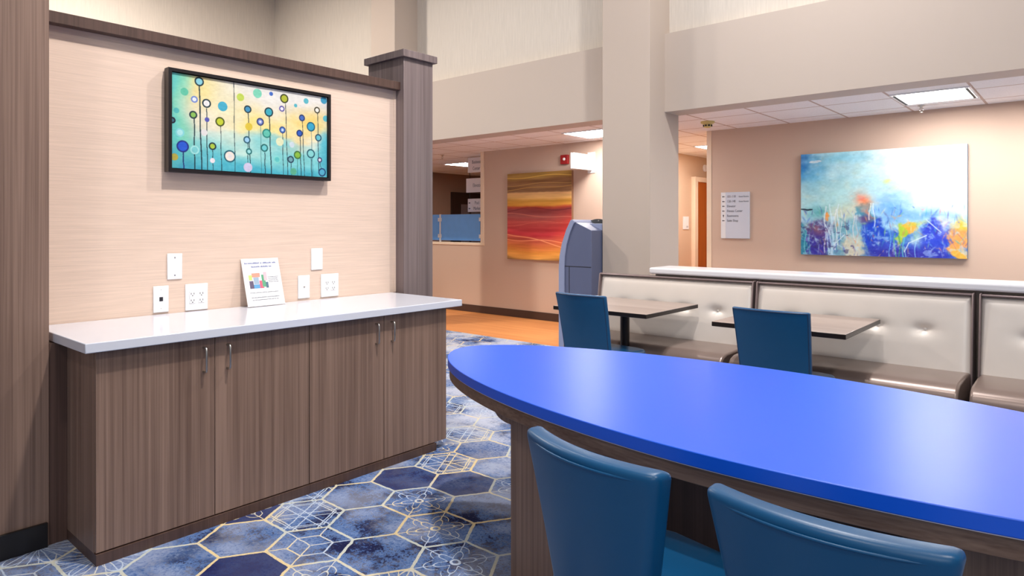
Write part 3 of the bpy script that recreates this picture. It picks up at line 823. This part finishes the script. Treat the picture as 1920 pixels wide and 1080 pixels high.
farc = dict(wt=.220, wb=.20, z0=.40, z1=.900, lean=.11, curve=.03, th=.034, bev=.010, mat=M['bluevinyl'], pipe=M['bluedark'])
gF = 'blue chairs at the wall booth tables'
ch = make_chair(farc, 'slim blue chair at the left booth table, in front of the grey cash machine', gF)
put(ch, -2.685, 4.14, math.radians(-4))
c2 = copy_tree(ch); c2['label'] = 'slim blue chair at the right booth table, backed by the cream banquette'
put(c2, -1.385, 4.135, math.radians(-1))

# ------------------------------------------------------------------ booth tables
def booth_table(x0, x1, y0, y1, label):
    cx, cy = (x0+x1)/2, (y0+y1)/2
    o = thing('booth_table', label, 'table', (cx, cy, 0), 'taupe booth tables')
    bm = bmesh.new(); prism(bm, [(x0, y0), (x1, y0), (x1, y1), (x0, y1)], .729, .76); t = obj('tabletop', bm, [M['tabletop'], M['blackmetal']], o, bevel=.004)
    for f in t.data.polygons:
        if abs(f.normal.z) < .5: f.material_index = 1
    px = cx
    bm = bmesh.new(); tube(bm, [(px, cy-.02, .02), (px, cy-.02, .72)], .036, 24); obj('pedestal', bm, M['blackmetal'], o, smooth=False)
    bm = bmesh.new(); box(bm, px-.16, px+.16, cy-.18, cy+.14, .718, .729); obj('mounting_plate', bm, M['blackmetal'], o)
    bm = bmesh.new(); box(bm, px-.28, px+.28, cy-.05, cy+.01, 0, .025); box(bm, px-.03, px+.03, cy-.3, cy+.26, 0, .026); obj('base', bm, M['blackmetal'], o, bevel=.006)
booth_table(-3.15, -2.34, 4.12, 4.93, 'square taupe booth table in front of the painted column, the left one')
booth_table(-1.86, -1.06, 4.11, 4.93, 'square taupe booth table at the middle banquette, the right one')

# ------------------------------------------------------------------ banquettes
def banquette(x0, x1, label, buttons):
    o = thing('banquette', label, 'banquette', ((x0+x1)/2, 4.8, 0), 'cream and bronze banquettes along the low wall')
    zb, zt, yb, yt = .44, .932, 4.985, 5.075
    a, b = x0+.012, x1-.012
    nx, nz = 110, 46
    bm = bmesh.new(); g = []
    def ypos(x, z):
        t = (z-zb)/(zt-zb); y = yb+(yt-yb)*t
        e = min(x-a, b-x, zt-z)
        puff = .022*(1-math.exp(-e/.018))
        d = 0
        for bx_ in buttons:
            d += .026*math.exp(-((x-bx_)**2/.045**2+(z-.705)**2/.026**2)**.75)+.008*math.exp(-((x-bx_)/.09)**2-((z-.705)/.05)**2)
        return y-puff+d
    for j in range(nz+1):
        g.append([bm.verts.new((a+(b-a)*i/nx, ypos(a+(b-a)*i/nx, zb+(zt-zb)*j/nz), zb+(zt-zb)*j/nz)) for i in range(nx+1)])
    for j in range(nz):
        for i in range(nx): bm.faces.new((g[j][i], g[j][i+1], g[j+1][i+1], g[j+1][i]))
    # back face so that the cushion is a solid
    k_ = [bm.verts.new(p) for p in ((a, 5.10, zb), (b, 5.10, zb), (b, 5.10, zt), (a, 5.10, zt))]
    bm.faces.new(k_[::-1])
    bm.faces.new(g[-1]+[k_[2], k_[3]]); bm.faces.new(g[0][::-1]+[k_[0], k_[1]])
    bm.faces.new([r_[0] for r_ in g][::-1]+[k_[3], k_[0]][::1]); bm.faces.new([r_[-1] for r_ in g]+[k_[2], k_[1]])
    back = obj('backrest', bm, M['cream'], o, smooth=True); back.data.set_sharp_from_angle(angle=math.radians(50))
    for bx_ in buttons:
        bm = bmesh.new(); yy = ypos(bx_, .705)
        bmesh.ops.create_uvsphere(bm, u_segments=14, v_segments=8, radius=.011, matrix=Matrix.Translation((bx_, yy-.003, .705)) @ Matrix.Diagonal((1, .6, 1, 1)))
        obj('button', bm, M['cream'], back, smooth=True)
    # pewter edging frame
    bm = bmesh.new()
    pr = [(4.965, 0), (5.15, 0), (5.15, .955), (5.045, .955), (5.035, .94), (4.965, .42)]
    prism(bm, pr, x0, x0+.011, 'x'); prism(bm, pr, x1-.011, x1, 'x'); box(bm, x0+.011, x1-.011, 5.045, 5.15, .937, .950); box(bm, x0+.01, x1-.01, 5.10, 5.14, .05, .94)
    obj('frame', bm, M['pewter'], o, bevel=.004)
    # seat with rounded front and sides
    prof = [(5.02, .30), (4.50, .30), (4.485, .33), (4.478, .38), (4.488, .425), (4.52, .455), (4.58, .472), (4.80, .476), (5.02, .466)]
    bm = bmesh.new(); prism(bm, prof, x0+.012, x1-.012, 'x'); obj('seat', bm, M['bronze'], o, bevel=.016, seg=4, smooth=False)
    bx('base', (x0+.03, x1-.03, 4.53, 5.05, 0, .30), M['pewter'], o)
banquette(-3.335, -1.945, 'left cream tufted banquette on a bronze seat, beside the painted column', [-3.07, -2.79, -2.51, -2.23])
banquette(-1.925, -.562, 'middle cream tufted banquette on a bronze seat, under the blue abstract painting', [-1.66, -1.38, -1.10, -.825])
banquette(-.535, .83, 'right cream tufted banquette cut off by the frame edge', [-.262, .02, .30, .57])

# white ledge on the low wall
bm = bmesh.new(); pts = []
x0, y0, y1 = -2.87, 5.085, 5.46; r0 = .03
for cx_, cy_, a0 in ((x0+r0, y1-r0, PI/2), (x0+r0, y0+r0, PI)):
    for k_ in range(7):
        a = a0+PI/2*k_/6; pts.append((cx_+r0*math.cos(a), cy_+r0*math.sin(a)))
pts += [(5.1, y0), (5.1, y1)]
prism(bm, pts, .966, 1.018)
tag(obj('ledge', bm, M['ledge'], bevel=.014, seg=4), 'long white rounded-edge ledge on top of the low wall behind the banquettes', 'countertop')

# ------------------------------------------------------------------ cash machine beside the column
def cash_machine():
    y0, y1 = 5.62, 6.02
    o = thing('cash_machine', 'slate blue-grey cash machine with a curved front beside the painted column', 'cash machine', (-3.98, 5.82, 0))
    body = [(-3.812, 0), (-3.812, 1.325), (-4.005, 1.407), (-4.022, 1.395), (-4.07, 1.30), (-4.112, 1.18), (-4.136, 1.06), (-4.142, .95), (-4.142, .0)]
    bm = bmesh.new(); prism(bm, body, y0, y1, 'y'); obj('body', bm, M['atm'], o, bevel=.004)
    bez = [(-4.005, 1.409), (-4.022, 1.397), (-4.072, 1.30), (-4.114, 1.18), (-4.138, 1.06), (-4.144, .95), (-4.144, 0), (-4.215, 0), (-4.215, .93), (-4.205, 1.06), (-4.175, 1.19), (-4.12, 1.33), (-4.065, 1.43), (-4.04, 1.437)]
    bm = bmesh.new(); prism(bm, bez, y0-.012, y1+.012, 'y'); obj('bezel', bm, M['atm_light'], o, bevel=.004)
    bm = bmesh.new(); box(bm, -4.142, -3.814, y0-.002, y0, .952, .958); box(bm, -4.09, -4.084, y0-.002, y0, .02, .952); obj('panel_seam', bm, M['darkslot'], o)
    arc = [(-4.03, 1.415)]+[(-4.03+.215*t/8, 1.415+.030*math.sin(PI*(.12+.86*t/8))) for t in range(9)]+[(-3.815, 1.405), (-3.83, 1.392), (-4.0, 1.392)]
    bm = bmesh.new(); prism(bm, arc, y1-.10, y1-.02, 'y'); t = obj('topper', bm, M['atm_dark'], o)
    bm = bmesh.new(); box(bm, -4.03, -3.815, y0+.2, y1, 1.30, 1.395); obj('rear_lid', bm, M['atm_light'], o, bevel=.003)
    bm = bmesh.new(); bmesh.ops.create_uvsphere(bm, u_segments=12, v_segments=8, radius=.009, matrix=Matrix.Translation((-3.925, y1-.1, 1.425))); obj('lock', bm, M['steel'], t, smooth=True)
    bm = bmesh.new(); prism(bm, [(-4.216, .98), (-4.206, 1.07), (-4.18, 1.17), (-4.186, 1.17), (-4.212, 1.07), (-4.222, .98)], y0+.06, y1-.06, 'y'); obj('screen', bm, M['darkslot'], o)
cash_machine()

# ------------------------------------------------------------------ signs, alarm, ceiling fittings
def directory():
    o = thing('directory_sign', 'silver directory sign with arrows on the wall left of the blue abstract', 'sign', (-3.21, 7.78, 1.5))
    x0, x1, z0, z1 = -3.395, -3.045, 1.22, 1.772
    bx('panel', (x0+.06, x1, 7.762, 7.78, z0, z1), M['signsilver'], o, bevel=.003)
    bx('arrow_strip', (x0, x0+.06, 7.766, 7.78, z0, z1), M['white'], o, bevel=.002)
    rows = [('101-118', 'Guest Rooms'), ('120-140', 'Guest Rooms'), ('Elevator', ''), ('Fitness Center', ''), ('Restrooms', ''), ('Suite Shop', '')]
    for i, (a, b) in enumerate(rows):
        A = bmesh.new()
        z = z1-.052-i*.0575-.012
        obj('lettering', text_bm(a, .040, face_m((x0+.078, 7.7615, z), '-y'), sx=.8), M['inkgrey'], o)
        if b: obj('lettering', text_bm(b, .026, face_m((x1-.128, 7.7615, z+.002), '-y'), sx=.82), M['inkgrey'], o)
        cx, cz = x0+.031, z+.012; y = 7.7655
        if i == 4: pts = [(0, .016), (-.01, .002), (-.004, .002), (-.004, -.016), (.004, -.016), (.004, .002), (.01, .002)]
        else: pts = [(-.016, 0), (-.002, .01), (-.002, .004), (.016, .004), (.016, -.004), (-.002, -.004), (-.002, -.01)]
        prism(A, [(cx+p_[0], cz+p_[1]) for p_ in pts], y-.0006, y, 'y'); obj('arrow', A, M['ink'], o)
directory()

def hang_sign(x0, x1, z0, z1, lines, size, label, arrows=False, dx=0.0):
    Yp = 8.1
    o = thing('hanging_sign', label, 'sign', ((x0+x1)/2, Yp, z0), 'white signs hanging in the opening to the office')
    bx('panel', (x0, x1, Yp-.012, Yp+.012, z0, z1), M['signwhite'], o, bevel=.002)
    n_ = len(lines); step = (z1-z0)/(n_+.35)
    for i, s in enumerate(lines):
        z = z1-step*(i+.62)-size*.33-.01
        obj('lettering', text_bm(s, size, face_m((-7.795+dx, Yp-.0125, z), '-y'), 'CENTER', sx=.72), M['inkgrey'], o)
        if arrows:
            cz = z+size*.3; cx = x0+.04
            L = bmesh.new(); prism(L, [(cx-.022, cz), (cx-.002, cz+.015), (cx-.002, cz+.006), (cx+.022, cz+.006), (cx+.022, cz-.006), (cx-.002, cz-.006), (cx-.002, cz-.015)], Yp-.0135, Yp-.0125, 'y'); obj('arrow', L, M['ink'], o)
    return o
hang_sign(-7.995, -7.58, 2.262, 2.515, ['Business', 'Center'], .082, 'top white hanging sign reading Business Center')
hang_sign(-8.034, -7.58, 1.929, 2.166, ['Elevator'], .085, 'middle white hanging sign reading Elevator', dx=.02)
hang_sign(-7.995, -7.58, 1.602, 1.822, ['Pool', 'Market'], .078, 'lowest white hanging sign with arrows to Pool and Market', True, dx=.015)
for nm, x in (('a', -7.96), ('b', -7.62)):
    for z0, z1, w_ in ((1.823, 1.928, 'lower two hanging signs'), (2.167, 2.261, 'upper two hanging signs')):
        bm = bmesh.new(); tube(bm, [(x, 8.1, z0), (x, 8.1, z1)], .006, 8)
        tag(obj('sign_rod', bm, M['darkslot']), 'thin dark rod at the %s side between the %s' % ('left' if nm == 'a' else 'right', w_), 'rod', 'rods of the hanging signs')

# blue glass screen on the office half wall
def glass_screen():
    for x0, x1, lab in ((-8.235, -7.335, 'blue frosted screen panel on the half wall, the wide one nearest the far wall'), (-9.2, -8.285, 'blue frosted screen panel mostly hidden by the wood column')):
        o = thing('glass_screen', lab, 'screen', ((x0+x1)/2, YF+.05, 1.10), 'blue screen panels on the office half wall')
        bx('pane', (x0, x1, YF+.045, YF+.055, 1.128, 1.555), M['screen'], o, bevel=.002)
        for x in (x0-.008, x1+.008):
            for z in (1.20, 1.47):
                bx('clip', (x-.026, x+.026, YF+.036, YF+.044, z-.03, z+.03), M['white'], o, bevel=.006)
    for x, lab in ((-8.26, 'slim white post between the two blue screen panels'), (-7.305, 'slim white post at the right end of the blue screen')):
        tag(bx('screen_post', (x-.014, x+.014, YF+.046, YF+.066, 1.10, 1.56), M['white'], origin=(x, YF+.05, 1.10)), lab, 'post', 'posts of the blue screen')
M['screen'] = plain('blue frosted acrylic', (100, 168, 246), .3, 0, .5, var=.08)
glass_screen()

# blade sign and alarm on the far wall
o = thing('blade_sign', 'white sign box standing out from the far wall beside the red alarm', 'sign', (-5.19, YF, 2.11))
bx('box', (-5.215, -5.165, 7.20, YF-.012, 2.125, 2.335), M['white'], o, bevel=.003)
bx('wall_bracket', (-5.245, -5.125, YF-.014, YF, 2.09, 2.375), M['white'], o, bevel=.003)
bm = text_bm('14', .075, face_m((-5.1648, 7.42, 2.2), '+x'), 'CENTER', sx=.9)
obj('lettering', bm, M['inkpale'], o)
o = thing('fire_alarm', 'small square red fire alarm strobe on the far wall above the orange painting', 'fire alarm', (-5.62, YF, 2.30))
bx('housing', (-5.685, -5.56, YF-.05, YF, 2.237, 2.367), M['red'], o, bevel=.006)
bm = bmesh.new(); bmesh.ops.create_uvsphere(bm, u_segments=12, v_segments=8, radius=.022, matrix=Matrix.Translation((-5.615, YF-.052, 2.305))); obj('strobe_lens', bm, M['white'], o, smooth=True)

o = thing('room_sign', 'small white room plate beside the hall door', 'sign', (-5.03, 10.13, 1.42))
bx('plate', (-5.034, -5.02, 10.04, 10.23, 1.31, 1.52), M['white'], o, bevel=.003)
bm = text_bm('104', .05, face_m((-5.0195, 10.165, 1.335), '+x'), 'CENTER'); obj('lettering', bm, M['inkgrey'], o)
bm = bmesh.new(); tube(bm, [(-5.034, 10.83, 2.352), (-5.0, 10.83, 2.352)], .06, 24)
tag(obj('wall_chime', bm, M['white'], bevel=.008, origin=(-5.034, 10.83, 2.352)), 'small round white fitting high on the hall wall above the door', 'alarm')

def troffer(x0, x1, y0, y1, label, ends=False):
    o = thing('ceiling_light', label, 'ceiling light', ((x0+x1)/2, (y0+y1)/2, ZC), 'recessed ceiling lights')
    bm = bmesh.new(); t = .018
    box(bm, x0, x1, y0, y0+t, ZC-.012, ZC); box(bm, x0, x1, y1-t, y1, ZC-.012, ZC); box(bm, x0, x0+t, y0+t, y1-t, ZC-.012, ZC); box(bm, x1-t, x1, y0+t, y1-t, ZC-.012, ZC)
    obj('frame', bm, M['white'], o)
    bx('diffuser', (x0+t, x1-t, y0+t, y1-t, ZC-.006, ZC-.001), M['lamp'], o)
    if ends:
        for x in (x0+.022, x1-.044): bx('end_slot', (x, x+.022, y0+.03, y1-.03, ZC-.016, ZC-.006), M['darkslot'], o)
troffer(-1.365, -.765, 6.66, 7.27, 'large bright ceiling light with dark end slots, right of the painted column', True)
troffer(-5.02, -4.42, 6.74, 7.35, 'bright ceiling light touching the left side of the painted column')
troffer(-9.25, -8.65, 8.70, 9.30, 'small distant ceiling light over the office, behind the hanging signs')
troffer(-4.40, -3.80, 9.10, 9.71, 'bright ceiling light in the narrow hall with the wood door')
troffer(-.145, .455, 6.66, 7.27, 'ceiling light beyond the right edge of the frame')

def sprinkler(x, y, label):
    o = thing('sprinkler', label, 'sprinkler', (x, y, ZC), 'ceiling sprinklers')
    bm = bmesh.new(); lathe(bm, [(.032, 0), (.032, -.006), (.014, -.012), (.011, -.03)], (x, y, ZC), 20); obj('escutcheon', bm, M['steel'], o, smooth=True)
    bm = bmesh.new()
    for s in (-1, 1): tube(bm, [(x+s*.011, y, ZC-.028), (x+s*.016, y, ZC-.045), (x+s*.003, y, ZC-.066)], .0028, 8)
    obj('yoke', bm, M['steel'], o, smooth=True)
    bm = bmesh.new(); lathe(bm, [(.017, -.066), (.017, -.069)], (x, y, ZC), 16); obj('deflector', bm, M['steel'], o)
sprinkler(-1.25, 7.45, 'chrome sprinkler hanging just below the large ceiling light')
sprinkler(-8.05, 7.55, 'small dark-looking sprinkler by the ceiling above the office opening')
o = thing('smoke_detector', 'ivory round smoke detector on the ceiling above the hall entrance', 'smoke detector', (-3.24, 7.06, ZC))
bm = bmesh.new(); lathe(bm, [(.075, 0), (.075, -.018), (.06, -.026), (.045, -.028), (.04, -.062), (.02, -.07)], (-3.24, 7.06, ZC), 28); obj('housing', bm, M['ivory'], o, smooth=False)
bm = bmesh.new()
for k_ in range(8):
    a = 2*PI*k_/8; cx_, cy_ = -3.24+.0425*math.cos(a), 7.06+.0425*math.sin(a)
    box(bm, cx_-.008, cx_+.008, cy_-.008, cy_+.008, ZC-.055, ZC-.038)
obj('vents', bm, M['darkslot'], o)
